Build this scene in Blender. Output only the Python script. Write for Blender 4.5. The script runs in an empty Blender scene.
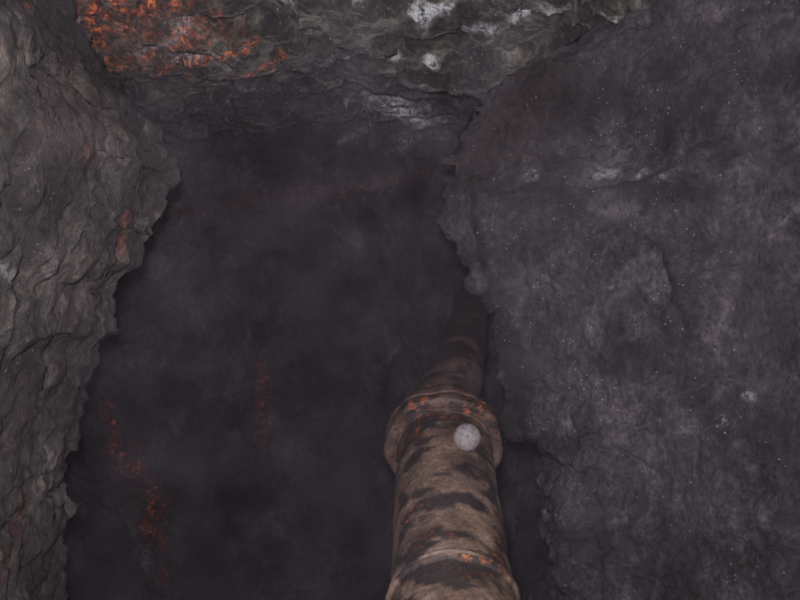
import bpy, bmesh, math, random
import numpy as np
from mathutils import Vector, noise
random.seed(4)
sc = bpy.context.scene
K = .5   # rock albedo factor

# ------------------------------------------------------------------ materials
def N(nt, t, **kw):
    n = nt.nodes.new(t)
    for k, v in kw.items():
        setattr(n, k, v)
    return n

def ramp(nt, fac, stops):
    r = N(nt, 'ShaderNodeValToRGB')
    e = r.color_ramp.elements
    while len(e) < len(stops):
        e.new(0.5)
    for i, (p, c) in enumerate(stops):
        e[i].position = p
        e[i].color = (*c, 1) if len(c) == 3 else c
    nt.links.new(fac, r.inputs[0])
    return r.outputs[0]

def mix(nt, fac, a, b, mode='MIX'):
    m = N(nt, 'ShaderNodeMix', data_type='RGBA', blend_type=mode)
    for sock, val in ((m.inputs[0], fac), (m.inputs[6], a), (m.inputs[7], b)):
        if isinstance(val, bpy.types.NodeSocket):
            nt.links.new(val, sock)
        elif isinstance(val, (int, float)):
            sock.default_value = val
        else:
            sock.default_value = (*val, 1)
    return m.outputs[2]

def math_(nt, op, a, b=None, clamp=False):
    m = N(nt, 'ShaderNodeMath', operation=op, use_clamp=clamp)
    for i, v in enumerate((a, b)):
        if v is None: continue
        if isinstance(v, (int, float)): m.inputs[i].default_value = v
        else: nt.links.new(v, m.inputs[i])
    return m.outputs[0]

def noise_tex(nt, vec, scale, detail=6, rough=0.6, dist=0.0):
    n = N(nt, 'ShaderNodeTexNoise')
    n.inputs['Scale'].default_value = scale
    n.inputs['Detail'].default_value = detail
    n.inputs['Roughness'].default_value = rough
    n.inputs['Distortion'].default_value = dist
    nt.links.new(vec, n.inputs['Vector'])
    return n.outputs['Fac']

def rock_mat(name, dark, mid, light, stretch=(1, 1, 1), rot=(0, 0, 0), speck=0.5, bump=0.5, mott=0.5, rough=0.6, spec=.45, mscale=2.6, rustk=.6, palek=.5, orange=.62, veins=0.0):
    m = bpy.data.materials.new(name); m.use_nodes = True
    nt = m.node_tree; b = nt.nodes['Principled BSDF']
    tc = N(nt, 'ShaderNodeTexCoord')
    mp = N(nt, 'ShaderNodeMapping')
    mp.inputs['Scale'].default_value = stretch
    mp.inputs['Rotation'].default_value = rot
    nt.links.new(tc.outputs['Object'], mp.inputs[0])
    P = mp.outputs[0]; O = tc.outputs['Object']
    n1 = noise_tex(nt, P, 5, 10, 0.72, 0.8)
    kk = lambda c: tuple(x * K for x in c)
    col = ramp(nt, n1, [(0.34, kk(dark)), (0.5, kk(mid)), (0.66, kk(light))])
    n2 = noise_tex(nt, P, 38, 6, 0.75)
    g = ramp(nt, n2, [(0.34, (0.18, 0.18, 0.18)), (0.66, (0.84, 0.84, 0.84))])
    col = mix(nt, 1.0, col, g, 'MULTIPLY')
    n3 = noise_tex(nt, O, mscale, 3, 0.5, 0.3)  # soft mottling that puts blotchy mist into the rock colour
    g3 = ramp(nt, n3, [(0.34, ((1 - mott) * .5,) * 3), (0.62, ((1 + mott * .6) * .5,) * 3)])
    col = mix(nt, 1.0, col, g3, 'MULTIPLY')
    col = mix(nt, 1.0, col, (4, 4, 4), 'MULTIPLY')
    if veins:
        vn = noise_tex(nt, P, 3.5, 8, 0.65, 1.2)
        vv = ramp(nt, vn, [(0.485, (0, 0, 0)), (0.5, (1, 1, 1)), (0.515, (0, 0, 0))])
        col = mix(nt, math_(nt, 'MULTIPLY', vv, veins), col, (0.006, 0.005, 0.006))
    at = N(nt, 'ShaderNodeAttribute', attribute_name='mask')
    sp = N(nt, 'ShaderNodeSeparateColor'); nt.links.new(at.outputs['Color'], sp.inputs[0])
    brk = noise_tex(nt, O, 26, 8, 0.8)
    brk = ramp(nt, brk, [(0.44, (0, 0, 0)), (0.56, (1, 1, 1))])
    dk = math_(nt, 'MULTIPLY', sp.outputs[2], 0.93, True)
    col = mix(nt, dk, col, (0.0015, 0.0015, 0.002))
    rf = math_(nt, 'MULTIPLY', sp.outputs[0], brk, True)
    rn = noise_tex(nt, O, 34, 6, 0.75)
    rcol = ramp(nt, rn, [(orange - .2, (0.07 * rustk, 0.008 * rustk, 0.004 * rustk)), (orange - .09, (0.26 * rustk, 0.035 * rustk, 0.012 * rustk)), (orange, (1.0 * rustk, 0.28 * rustk, 0.08 * rustk))])
    col = mix(nt, rf, col, rcol)
    brk2 = noise_tex(nt, O, 30, 8, 0.85)
    brk2 = ramp(nt, brk2, [(0.46, (0, 0, 0)), (0.53, (1, 1, 1))])
    pf = math_(nt, 'MULTIPLY', sp.outputs[1], brk2, True)
    col = mix(nt, pf, col, (0.92 * palek, 0.92 * palek, 1.0 * palek))
    v = N(nt, 'ShaderNodeTexVoronoi'); v.inputs['Scale'].default_value = 38
    nt.links.new(O, v.inputs['Vector'])
    s1 = math_(nt, 'LESS_THAN', v.outputs['Distance'], 0.13)
    sn = noise_tex(nt, O, 7, 3, 0.6)
    s2 = math_(nt, 'GREATER_THAN', sn, 0.55)
    s = math_(nt, 'MULTIPLY', math_(nt, 'MULTIPLY', s1, s2), speck)
    col = mix(nt, s, col, (0.35, 0.33, 0.37))
    nt.links.new(col, b.inputs['Base Color'])
    b.inputs['Roughness'].default_value = rough
    b.inputs['Specular IOR Level'].default_value = spec
    bn = noise_tex(nt, P, 16, 10, 0.72, 0.4)
    bp = N(nt, 'ShaderNodeBump'); bp.inputs['Strength'].default_value = bump
    bp.inputs['Distance'].default_value = 0.06
    nt.links.new(bn, bp.inputs['Height'])
    nt.links.new(bp.outputs[0], b.inputs['Normal'])
    return m

# ------------------------------------------------------------------ surfaces
def seg_dist(p, a, b):
    a = np.array(a, float); b = np.array(b, float); d = b - a
    t = np.clip(((p - a) @ d) / max(d @ d, 1e-9), 0, 1)
    return np.linalg.norm(p - a - t[:, None] * d, axis=1)

def surf(name, base, mat, amp=0.12, freq=1.3, fine=0.03, ffreq=4.0, fstretch=(1, 1, 1), axes=(0, 2), marks=(), cracks=(), flip=False, blocky=0.0, bfreq=3.2, joint=.6):
    """base: array (ns,nt,3) of world positions -> displaced rock mesh"""
    ns, nt_, _ = base.shape
    du = np.gradient(base, axis=0); dv = np.gradient(base, axis=1)
    n = np.cross(du, dv); n /= np.linalg.norm(n, axis=2, keepdims=True) + 1e-9
    if flip: n = -n
    P = base.reshape(-1, 3); nn = n.reshape(-1, 3)
    q = P[:, list(axes)]
    d = np.zeros(len(P))
    for i, p in enumerate(P):
        w = Vector((p[0] * fstretch[0], p[1] * fstretch[1], p[2] * fstretch[2]))
        h = amp * noise.fractal(w * freq, 1.0, 2.0, 4)
        h += fine * (noise.ridged_multi_fractal(w * freq * ffreq, 0.8, 2.1, 6, 1.0, 2.0) - 1.0)
        if blocky:
            dd, pts = noise.voronoi(w * bfreq)
            h += blocky * (noise.cell(pts[0] * 7.3))
            if dd[1] - dd[0] < 0.06: h -= blocky * joint
        d[i] = h
    M = np.zeros((len(P), 4)); M[:, 3] = 1
    jit = np.array([noise.fractal(Vector(p) * 9, 1.0, 2.0, 4) for p in P])
    for ch, pts, r, s in marks:
        dd = np.full(len(P), 9.0)
        if len(pts) == 1: dd = np.linalg.norm(q - np.array(pts[0]), axis=1)
        for a, b in zip(pts[:-1], pts[1:]): dd = np.minimum(dd, seg_dist(q, a, b))
        dd = dd * (1 + 0.6 * jit)
        f = np.clip(1.4 * (1 - dd / r), 0, 1) * s
        M[:, ch] = np.maximum(M[:, ch], f)
    for pts, r, dep in cracks:
        dd = np.full(len(P), 9.0)
        for a, b in zip(pts[:-1], pts[1:]): dd = np.minimum(dd, seg_dist(q + jit[:, None] * .02, a, b))
        f = np.clip(1 - dd / r, 0, 1)
        d -= f * 0.05 * dep
        M[:, 2] = np.maximum(M[:, 2], np.clip(f * 1.6, 0, 1) * dep)
    Q = P + nn * d[:, None]
    faces = []
    for i in range(ns - 1):
        for j in range(nt_ - 1):
            a = i * nt_ + j
            faces.append((a, a + 1, a + nt_ + 1, a + nt_))
    me = bpy.data.meshes.new(name); me.from_pydata(Q.tolist(), [], faces); me.update()
    ca = me.color_attributes.new('mask', 'FLOAT_COLOR', 'POINT')
    ca.data.foreach_set('color', M.ravel())
    me.polygons.foreach_set('use_smooth', [True] * len(me.polygons))
    o = bpy.data.objects.new(name, me); sc.collection.objects.link(o)
    me.materials.append(mat)
    return o

def ruled(cols, zs, ns):
    C = np.array([[(*c(z), z) for z in zs] for c in cols])
    seg = np.linalg.norm(np.diff(C, axis=0), axis=2).mean(axis=1)
    t = np.concatenate([[0], np.cumsum(seg)]); t /= t[-1]
    tt = np.linspace(0, 1, ns); out = np.zeros((ns, len(zs), 3))
    for k in range(len(zs)):
        for a in range(3):
            out[:, k, a] = np.interp(tt, t, C[:, k, a])
    return out

# left wall ------------------------------------------------------
LZ = [-1.3, -.1, .35, .89, 1.16, 1.295, 1.59, 1.77, 1.86, 1.97, 2.15, 2.26, 2.37, 2.6, 2.78, 3.05, 3.27, 3.8]
LX = [-1.62, -1.575, -1.53, -1.485, -1.417, -1.417, -1.28, -1.26, -1.13, -1.09, -1.06, -0.99, -1.03, -1.215, -1.31, -1.44, -1.46, -1.5]
lx = lambda z: float(np.interp(z, LZ, LX)) + .06 * noise.fractal(Vector((z * 6, 3.1, 0)), .8, 2, 6)
zs = np.linspace(-1.3, 3.8, 330)
m_left = rock_mat('rough_schist_rock', (0.024, 0.018, 0.016), (0.076, 0.060, 0.054), (0.21, 0.175, 0.155), stretch=(1, 1, 0.7), rot=(0.5, 0, 0), speck=0.35, bump=.9, mott=0.6, veins=.3)
left = ruled([lambda z: (-1.5, -0.8), lambda z: (-1.2, 1.4), lambda z: (lx(z) * .5 - .62, 2.3), lambda z: (lx(z) - .02, 2.93), lambda z: (lx(z), 3.0),
              lambda z: (lx(z) - .12, 3.1), lambda z: (lx(z) - .7, 3.5), lambda z: (-3.3, 4.6), lambda z: (-3.6, 6.4)], zs, 460)
surf('wall_left', left, m_left, amp=0.08, freq=1.7, fine=0.022, ffreq=4.5, fstretch=(1, 1.2, .8), axes=(1, 2), flip=True, blocky=.012, bfreq=5.5, joint=0,
     marks=[(0, [(2.35, 2.22), (2.45, 2.2)], .035, .6), (0, [(2.75, 2.05), (2.78, 1.92)], .045, .5), (0, [(2.3, .7), (2.5, .95)], .08, .3),
            (2, [(2.75, 3.3), (2.8, 2.6)], .3, .55), (0, [(2.2, 2.75), (2.3, 2.7)], .04, .3), (0, [(2.95, 2.95), (2.9, 2.75)], .08, .5),
            (2, [(2.95, 1.5), (2.95, .9)], .14, .5), (0, [(2.5, 1.8), (2.6, 1.6)], .15, .09), (0, [(2.2, 2.3), (2.5, 2.5)], .2, .09), (0, [(2.3, 1.2), (2.5, 1.4)], .2, .07),
            (2, [(2.5, 1.9), (2.7, 1.5)], .09, .4), (2, [(2.1, 1.4), (2.3, .9)], .09, .4), (2, [(2.8, 2.5), (2.9, 2.2)], .09, .35), (1, [(2.05, 1.8), (2.1, 1.78)], .025, .3)])

# right wall -----------------------------------------------------
RZ = [-1.3, -.22, .26, .64, .88, 1.22, 1.6, 1.84, 2.08, 2.42, 2.62, 2.80, 2.95, 3.1, 3.3, 3.8]
RX = [.9, .84, .78, .73, .70, .54, .48, .327, .19, .216, .33, .50, .75, 1.05, 1.5, 1.6]
rx = lambda z: float(np.interp(z, RZ, RX)) + .05 * noise.fractal(Vector((z * 5, 7.7, 0)), .8, 2, 5)
def back(z):
    return 0.14 * float(np.clip((z - 2.16) / .25, 0, 1))
m_right = rock_mat('smooth_grey_rock', (0.029, 0.024, 0.028), (0.080, 0.067, 0.077), (0.170, 0.144, 0.163), stretch=(1.1, 1.1, .75), rot=(0, .5, 0), speck=0.6, bump=1.0, mott=0.5, mscale=3.2, veins=.4)
right = ruled([lambda z: (max(1.5, rx(z) + .4), 6.4), lambda z: (max(.72, rx(z) + .15), 4.2), lambda z: (rx(z) + .06, 3.45), lambda z: (rx(z), 3.25), lambda z: (rx(z) + .05, 3.16 + back(z) * .6),
               lambda z: (max(1.1, rx(z) + .2), 2.75 + back(z)), lambda z: (max(1.9, rx(z) + .5), 2.0 + back(z)), lambda z: (2.1, 0.6), lambda z: (1.8, -0.8)], zs, 480)
surf('wall_right', right, m_right, amp=0.08, freq=1.3, fine=0.034, ffreq=4.5, fstretch=(1, 1, .8), axes=(0, 2), flip=True, blocky=.025, bfreq=3.0,
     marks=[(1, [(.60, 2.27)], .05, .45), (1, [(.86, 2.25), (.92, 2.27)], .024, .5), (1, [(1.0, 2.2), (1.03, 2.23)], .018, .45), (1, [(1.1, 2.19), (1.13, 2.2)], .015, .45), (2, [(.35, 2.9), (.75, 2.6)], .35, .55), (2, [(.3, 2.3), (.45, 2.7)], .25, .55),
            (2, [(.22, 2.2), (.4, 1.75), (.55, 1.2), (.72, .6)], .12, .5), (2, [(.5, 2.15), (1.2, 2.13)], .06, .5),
            (2, [(1.0, 1.5), (1.1, 1.45)], .12, .45), (1, [(1.0, 1.65), (1.0, 1.55)], .05, .10), (1, [(.95, 1.75), (.98, 1.85)], .05, .10),
            (0, [(.4, 2.45), (.6, 2.75)], .25, .12),
            (1, [(1.32, 1.33)], .025, .6), (1, [(1.25, 1.22)], .025, .45), (1, [(.9, 1.75)], .015, .5), (1, [(1.2, 2.65)], .015, .5), (1, [(1.3, .75)], .015, .5)],
     cracks=[([(.33, 2.3), (.37, 2.1), (.40, 1.8), (.5, 1.5), (.60, 1.05), (.70, .5), (.76, .1)], .028, 1),
             ([(1.0, 2.02), (1.08, 1.9), (1.13, 1.75), (1.17, 1.55)], .018, 1), ([(.55, 2.2), (.8, 2.17), (1.2, 2.18)], .016, .8),
             ([(.46, 2.1), (.55, 1.95), (.6, 1.75)], .008, .7)])

# roof -----------------------------------------------------------
m_roof = rock_mat('slaty_roof_rock', (0.015, 0.015, 0.011), (0.080, 0.074, 0.057), (0.36, 0.33, 0.28), stretch=(1, 2.2, 1), rot=(0, 0, .35), speck=1, bump=1.0, mott=0.65, rough=.28, spec=.9, rustk=1.0, palek=1, orange=.575)
xs = np.linspace(-2.6, 2.6, 360)
prof = [(-.8, 3.35), (1.4, 3.35), (2.6, 3.2), (3.60, 2.97), (4.1, 2.99), (4.6, 3.02), (5.1, 3.07), (6.4, 3.25)]
pl = np.array(prof); sg = np.concatenate([[0], np.cumsum(np.linalg.norm(np.diff(pl, axis=0), axis=1))])
tt = np.linspace(0, sg[-1], 440)
yy = np.interp(tt, sg, pl[:, 0]); zz = np.interp(tt, sg, pl[:, 1])
roof = np.zeros((len(xs), len(tt), 3))
for i, x in enumerate(xs):
    e = np.interp(x, [-1.6, -.9, -.4, .2, .6, 1.2], [.15, .1, -.08, -.02, .15, .3]) + .16 * noise.fractal(Vector((x * 3, 5.5, 0)), 1, 2, 4)
    arch = np.interp(x, [-1.5, -.9, -.5, .0, .3, .6], [-.04, 0, .04, .03, -.02, -.05])
    roof[i, :, 0] = x; roof[i, :, 1] = yy + e * np.clip((yy - 2.4) / 1.3, 0, 1)
    roof[i, :, 2] = zz + arch + .05 * noise.fractal(Vector((x * 2.5, 8.5, 0)), 1, 2, 4)
surf('ceiling', roof, m_roof, amp=0.09, freq=1.6, fine=0.035, fstretch=(.8, 1.4, 1), axes=(0, 1), flip=True, blocky=.05,
     marks=[(0, [(-1.60, 3.58), (-1.2, 3.36), (-.85, 3.16)], .045, 1), (0, [(-1.42, 3.74), (-1.1, 3.52), (-.72, 3.32)], .038, 1), (0, [(-1.54, 3.15), (-1.25, 3.0)], .10, 1),
            (0, [(-1.2, 3.82), (-.62, 3.5)], .042, 1), (0, [(-1.75, 3.4), (-1.1, 3.08)], .048, 1), (0, [(-1.2, 3.15), (-.8, 2.98)], .04, .8), (0, [(-1.5, 3.5), (-1.0, 3.2)], .25, .3),
            (1, [(-1.38, 3.4), (-.98, 3.2)], .018, .35), (1, [(-1.22, 3.56), (-.9, 3.40)], .018, .3),
            (2, [(-1.8, 4.7), (-.6, 4.5), (.0, 4.3), (1.2, 4.4)], .75, .75), (2, [(-1.6, 5.2), (1.2, 5.2)], .5, .6), (2, [(-.6, 3.3), (-.4, 3.6)], .15, .4), (2, [(.35, 3.3), (.4, 3.5)], .1, .4),  # wide dark bands paint the deepening gloom behind the brow into the colour
            (1, [(.09, 3.15), (.2, 3.12)], .05, 1), (1, [(.6, 3.2), (.7, 3.17)], .06, 1), (1, [(-.08, 3.5), (.0, 3.5)], .04, .8), (1, [(.14, 3.5), (.17, 3.46)], .045, 1),
            (1, [(-.25, 3.03), (-.15, 3.05)], .05, .9), (1, [(-.5, 3.05)], .04, .7), (1, [(.8, 3.1)], .04, .6),
            (1, [(-.05, 4.5), (.08, 4.9)], .24, .6), (1, [(-.25, 4.9), (-.15, 4.5)], .06, .4),
            (1, [(.3, 3.3), (.5, 3.25)], .02, .6), (1, [(-.6, 3.15), (-.5, 3.12)], .03, .5), (1, [(.95, 3.15), (1.1, 3.1)], .03, .6)])  # extra whites painting roof glints into the colour

# back wall ------------------------------------------------------
m_back = rock_mat('dark_void_rock', (0.012, 0.0095, 0.012), (0.037, 0.030, 0.035), (0.100, 0.082, 0.092), stretch=(1, 1, .7), speck=0.2, bump=1.0, mott=0.75)  # gloom and purple haze of the void put into the wall colour
bx = np.linspace(-4.0, 2.2, 340); bz = np.linspace(-1.4, 4.6, 320)
bk = np.zeros((len(bx), len(bz), 3))
bk[..., 0] = bx[:, None]; bk[..., 2] = bz[None, :]
bk[..., 1] = 5.6 + .25 * np.sin(bx * 1.3)[:, None]
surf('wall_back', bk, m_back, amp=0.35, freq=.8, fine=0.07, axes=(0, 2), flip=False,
     marks=[(0, [(-2.27, .83), (-2.15, .54), (-2.02, .29)], .055, .9), (0, [(-2.0, .4), (-1.98, -.1), (-1.96, -.5), (-1.86, -.9)], .075, .95), (0, [(-1.9, .1), (-1.84, -.8)], .05, .7), (0, [(-2.1, .5), (-1.95, -.6)], .14, .35),
            (0, [(-1.14, 1.2), (-1.10, .54)], .055, .7), (0, [(-1.06, 1.1), (-1.03, .7)], .03, .55), (0, [(-1.03, 2.03), (-1.03, 1.7)], .04, .4),
            (0, [(-1.9, 2.42), (-.4, 2.6), (.3, 2.82)], .09, .25), (0, [(-.9, 2.48), (.1, 2.74)], .06, .32),
            (1, [(-.5, 2.98), (-.3, 3.1)], .03, .3), (1, [(.0, 3.0), (.1, 3.1)], .12, .3),
            (1, [(-2.15, -.1), (-2.1, -.5)], .05, .2),
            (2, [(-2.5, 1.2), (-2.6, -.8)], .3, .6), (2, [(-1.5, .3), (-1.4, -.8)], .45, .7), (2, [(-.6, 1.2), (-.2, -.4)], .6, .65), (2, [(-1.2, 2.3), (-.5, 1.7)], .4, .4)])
# floor ----------------------------------------------------------
m_floor = rock_mat('wet_rubble_ground', (0.02, 0.017, 0.018), (0.05, 0.042, 0.042), (0.1, 0.085, 0.085), bump=0.8)
fx = np.linspace(-4, 2.4, 160); fy = np.linspace(-.8, 6.4, 170)
fl = np.zeros((len(fx), len(fy), 3)); fl[..., 0] = fx[:, None]; fl[..., 1] = fy[None, :]
fl[..., 2] = np.interp(fy, [-.8, 1.0, 1.5, 6.4], [0, 0, -1.1, -1.2])[None, :]
surf('floor', fl, m_floor, amp=.06, freq=1.5, fine=.03, axes=(0, 1), blocky=.05)

# ------------------------------------------------------------------ rusty pipe
def pipe_mat(name, cols, dim=1.0):
    m = bpy.data.materials.new(name); m.use_nodes = True
    nt = m.node_tree; b = nt.nodes['Principled BSDF']
    tc = N(nt, 'ShaderNodeTexCoord'); O = tc.outputs['Object']
    n1 = noise_tex(nt, O, 9, 9, .72, .3)
    col = ramp(nt, n1, [(0.34, cols[0]), (0.5, cols[1]), (0.66, cols[2])])
    mp = N(nt, 'ShaderNodeMapping'); mp.inputs['Scale'].default_value = (.8, 1.9, 1.9)
    mp.inputs['Rotation'].default_value = (0, 0, -.45); nt.links.new(O, mp.inputs[0])
    n2 = noise_tex(nt, mp.outputs[0], 7.5, 4, .5, .15)
    pk = ramp(nt, n2, [(0.45, (0, 0, 0)), (0.56, (1, 1, 1))])
    edge = ramp(nt, n2, [(0.48, (0, 0, 0)), (0.56, (1, 1, 1)), (0.68, (0, 0, 0))])
    n3 = noise_tex(nt, O, 45, 7, .75)
    n4 = noise_tex(nt, O, 5, 2, .5)
    sm = N(nt, 'ShaderNodeSeparateColor')
    at = N(nt, 'ShaderNodeAttribute', attribute_name='mask'); nt.links.new(at.outputs['Color'], sm.inputs[0])
    pk = math_(nt, 'MULTIPLY', pk, math_(nt, 'ADD', sm.outputs[2], .2), True)
    pk = math_(nt, 'MULTIPLY', pk, .96)
    col = mix(nt, pk, col, (0.008 * dim, 0.005 * dim, 0.005 * dim))
    og = ramp(nt, n3, [(0.50, (0, 0, 0)), (0.64, (1, 1, 1))])
    og4 = ramp(nt, n4, [(0.48, (0, 0, 0)), (0.60, (1, 1, 1))])
    of = math_(nt, 'MULTIPLY', math_(nt, 'MULTIPLY', math_(nt, 'MULTIPLY', og, edge), og4), sm.outputs[0], True)
    col = mix(nt, of, col, (0.22 * dim, 0.06 * dim, 0.014 * dim))
    g = ramp(nt, noise_tex(nt, O, 80, 5, .75), [(0.34, (.42, .42, .42)), (.66, (1.0, 1.0, 1.0))])
    col = mix(nt, 1.0, col, g, 'MULTIPLY')
    nt.links.new(col, b.inputs['Base Color'])
    b.inputs['Roughness'].default_value = .7; b.inputs['Specular IOR Level'].default_value = .2
    bp = N(nt, 'ShaderNodeBump'); bp.inputs['Strength'].default_value = .6; bp.inputs['Distance'].default_value = .008
    nt.links.new(noise_tex(nt, O, 60, 8, .7), bp.inputs['Height'])
    nt.links.new(bp.outputs[0], b.inputs['Normal'])
    return m
m_pipe = pipe_mat('rusty_iron', [(0.023, .0135, .0095), (0.055, .035, .026), (0.094, .064, .049)])
m_fl = pipe_mat('rusty_flange_iron', [(0.017, .009, .006), (0.037, .021, .015), (0.060, .037, .028)], .9)
m_pipe2 = pipe_mat('dark_pipe_iron', [(0.012, .007, .007), (0.032, .019, .016), (0.056, .034, .029)], .6)  # darker version of the pipe iron

root = bpy.data.objects.new('rusty_pipe', None); sc.collection.objects.link(root)
A = Vector((.122, 1.50, .965)); D = Vector((.03, 1, .40)).normalized()
UP = (Vector((0, 0, 1)) - D * D.z).normalized(); SD = D.cross(UP).normalized()

def lathe(name, prof, origin, D, UP, SD, mat, seg=160, rough=.003):
    V, F, M = [], [], []
    for (t, r) in prof:
        for k in range(seg):
            a = 2 * math.pi * k / seg
            d = SD * math.cos(a) + UP * math.sin(a)
            p = origin + D * t + d * r
            rr = noise.fractal(p * 9, 1, 2, 5) * rough
            V.append(p + d * rr); top = max(0, math.sin(a))
            M += [min(1, top * 1.5), 0, min(1, top * 1.6), 1]
    n = len(prof)
    for i in range(n - 1):
        for k in range(seg):
            F.append((i * seg + k, i * seg + (k + 1) % seg, (i + 1) * seg + (k + 1) % seg, (i + 1) * seg + k))
    me = bpy.data.meshes.new(name); me.from_pydata([tuple(v) for v in V], [], F)
    ca = me.color_attributes.new('mask', 'FLOAT_COLOR', 'POINT'); ca.data.foreach_set('color', M)
    me.polygons.foreach_set('use_smooth', [True] * len(me.polygons)); me.update()
    o = bpy.data.objects.new(name, me); sc.collection.objects.link(o); me.materials.append(mat); o.parent = root
    return o
R = .149
L = .70
body = []
for t in np.linspace(-1.7, L, 700):
    r = R
    for tb, w, h in ((.055, .005, .011), (.072, .004, .006), (-.75, .012, .008)):
        r += h * math.exp(-((t - tb) / w) ** 2)
    body.append((t, r))
lathe('pipe_body', body, A, D, UP, SD, m_pipe, rough=.004)
fr = .190
fp = [(-.022, R), (-.02, R + .004), (-.012, R + .008), (-.012, fr - .012), (-.006, fr - .002), (.006, fr), (.022, fr), (.034, fr - .003), (.036, fr), (.06, fr), (.080, fr - .004), (.088, fr - .02), (.088, R * .6)]
fp2 = []
for (a, b), (c, d_) in zip(fp[:-1], fp[1:]):
    for k in range(4): fp2.append((a + (c - a) * k / 4, b + (d_ - b) * k / 4))
fp2.append(fp[-1])
lathe('flange', fp2, A + D * (L), D, UP, SD, m_fl, rough=.011)
bm = bmesh.new()
for k in range(10):
    a = 2 * math.pi * (k + .3) / 10
    d = SD * math.cos(a) + UP * math.sin(a)
    c = A + D * (L - .016) + d * (R + .022)
    res = bmesh.ops.create_cone(bm, cap_ends=True, segments=6, radius1=.009, radius2=.007, depth=.012)
    q = D.to_track_quat('Z', 'Y')
    for v in res['verts']: v.co = q @ v.co + c
me = bpy.data.meshes.new('bolts'); bm.to_mesh(me); bm.free()
o = bpy.data.objects.new('bolts', me); sc.collection.objects.link(o); me.materials.append(m_fl); o.parent = root
# narrower pipe continuing behind the flange
F0 = A + D * (L + .06)
ctrl = [F0, F0 + D * .15, Vector((.22, 2.60, 1.43)), Vector((.30, 2.95, 1.57)), Vector((.35, 3.4, 1.66)), Vector((.40, 3.9, 1.7))]
pts = []
for i in range(len(ctrl) - 1):
    p0 = ctrl[max(i - 1, 0)]; p1 = ctrl[i]; p2 = ctrl[i + 1]; p3 = ctrl[min(i + 2, len(ctrl) - 1)]
    for k in range(12):
        t = k / 12
        pts.append(.5 * ((2 * p1) + (p2 - p0) * t + (2 * p0 - 5 * p1 + 4 * p2 - p3) * t * t + (3 * p1 - p0 - 3 * p2 + p3) * t ** 3))
V, F, M = [], [], []; seg = 64
for i, p in enumerate(pts):
    dd = (pts[min(i + 1, len(pts) - 1)] - pts[max(i - 1, 0)]).normalized()
    u = (Vector((0, 0, 1)) - dd * dd.z).normalized(); s = dd.cross(u)
    r = .142 - .06 * min(1, i / 36)
    for k in range(seg):
        a = 2 * math.pi * k / seg
        d = s * math.cos(a) + u * math.sin(a)
        V.append(tuple(p + d * (r + .008 * noise.fractal((p + d * r) * 9, 1, 2, 4)))); M += [.2, 0, .7, 1]
for i in range(len(pts) - 1):
    for k in range(seg):
        F.append((i * seg + k, i * seg + (k + 1) % seg, (i + 1) * seg + (k + 1) % seg, (i + 1) * seg + k))
me = bpy.data.meshes.new('pipe_bend'); me.from_pydata(V, [], F)
ca = me.color_attributes.new('mask', 'FLOAT_COLOR', 'POINT'); ca.data.foreach_set('color', M)
me.polygons.foreach_set('use_smooth', [True] * len(me.polygons))
o = bpy.data.objects.new('pipe_bend', me); sc.collection.objects.link(o); me.materials.append(m_pipe2); o.parent = root

# ------------------------------------------------------------------ drifting mist that fills the shaft
mm = bpy.data.materials.new('damp_mist'); mm.use_nodes = True
nt = mm.node_tree; nt.nodes.clear()
out = N(nt, 'ShaderNodeOutputMaterial'); vs = N(nt, 'ShaderNodeVolumeScatter')
vs.inputs['Color'].default_value = (.90, .77, .97, 1); vs.inputs['Anisotropy'].default_value = -.2
tc = N(nt, 'ShaderNodeTexCoord')
nn_ = noise_tex(nt, tc.outputs['Object'], 8.5, 2, .5, .2)
dn = ramp(nt, nn_, [(.45, (0.05, 0.05, 0.05)), (.66, (1, 1, 1))])
nt.links.new(math_(nt, 'MULTIPLY', dn, .0095), vs.inputs['Density'])
nt.links.new(vs.outputs[0], out.inputs['Volume'])
try: mm.cycles.volume_step_rate = 2.0
except Exception: pass
bm = bmesh.new(); bmesh.ops.create_cube(bm, size=1)
for v in bm.verts: v.co = Vector((v.co.x * 5 - .6, v.co.y * 4.6 + 3.0, v.co.z * 4.6 + 1.3))
me = bpy.data.meshes.new('mist'); bm.to_mesh(me); bm.free()
o = bpy.data.objects.new('mist', me); sc.collection.objects.link(o); me.materials.append(mm)

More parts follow.
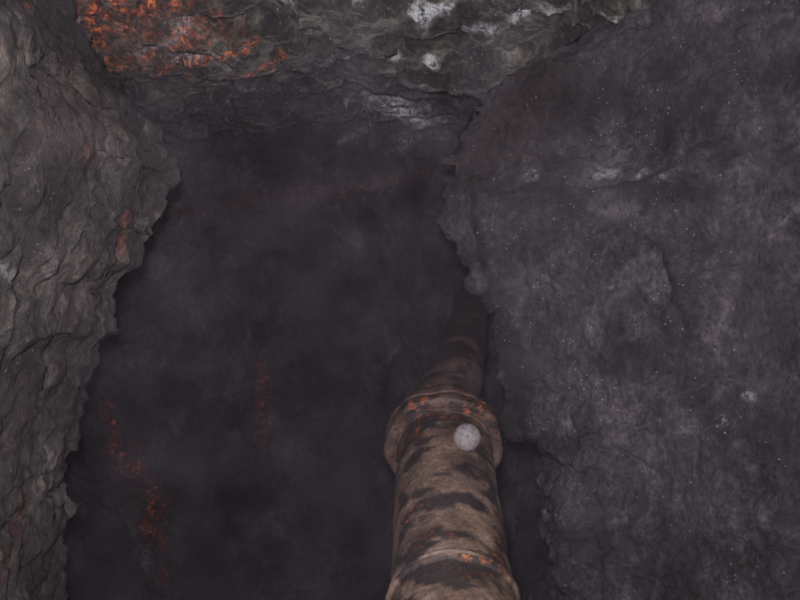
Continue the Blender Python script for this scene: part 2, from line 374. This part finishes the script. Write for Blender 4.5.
# added spheres imitating backscatter orbs, the flash glow of dust near the lens
def orb_mat(name, lo_, hi_):
    dm = bpy.data.materials.new(name); dm.use_nodes = True
    nt = dm.node_tree; nt.nodes.clear()
    out = N(nt, 'ShaderNodeOutputMaterial'); tr = N(nt, 'ShaderNodeBsdfTransparent'); df = N(nt, 'ShaderNodeBsdfDiffuse'); mx = N(nt, 'ShaderNodeMixShader')
    tc = N(nt, 'ShaderNodeTexCoord')
    df.inputs[0].default_value = (.10, .09, .10, 1)
    nt.links.new(ramp(nt, noise_tex(nt, tc.outputs['Object'], 160, 4, .7), [(.35, (lo_,) * 3), (.65, (hi_,) * 3)]), mx.inputs[0])
    nt.links.new(tr.outputs[0], mx.inputs[1]); nt.links.new(df.outputs[0], mx.inputs[2]); nt.links.new(mx.outputs[0], out.inputs[0])
    return dm
bm = bmesh.new()
for i, (x, y, z, r) in enumerate(((.1005, 1.0, 1.4945, .0205), (.144, 1.25, 1.732, .024))):
    res = bmesh.ops.create_icosphere(bm, subdivisions=4, radius=r)
    for v in res['verts']:
        v.co += Vector((x, y, z))
        for f in v.link_faces: f.material_index = min(i, 1)
for f in bm.faces: f.smooth = True
me = bpy.data.meshes.new('backscatter_orbs'); bm.to_mesh(me); bm.free()
o = bpy.data.objects.new('backscatter_orbs', me); sc.collection.objects.link(o)
me.materials.append(orb_mat('dust_backscatter', .04, .15)); me.materials.append(orb_mat('faint_dust_backscatter', .008, .03))

# ------------------------------------------------------------------ lights
ld = bpy.data.lights.new('camera_flash', 'AREA'); ld.shape = 'RECTANGLE'; ld.size = .06; ld.size_y = .04
ld.energy = 168; ld.color = (1, .95, .975)
lo = bpy.data.objects.new('camera_flash', ld); sc.collection.objects.link(lo)
lo.location = (-.03, -.02, 1.83); lo.rotation_euler = (math.radians(94), 0, 0)
w = bpy.data.worlds.new('purple_fill'); sc.world = w; w.use_nodes = True
w.node_tree.nodes['Background'].inputs[0].default_value = (.5, .42, .62, 1)
w.node_tree.nodes['Background'].inputs[1].default_value = .03  # added purple ambient fill that lifts the blacks

cam = bpy.data.cameras.new('camera'); co = bpy.data.objects.new('camera', cam); sc.collection.objects.link(co)
cam.sensor_width = 36; cam.lens = 30; cam.clip_start = .02
co.location = (0, 0, 1.7); co.rotation_euler = (math.radians(90), 0, 0)
sc.camera = co
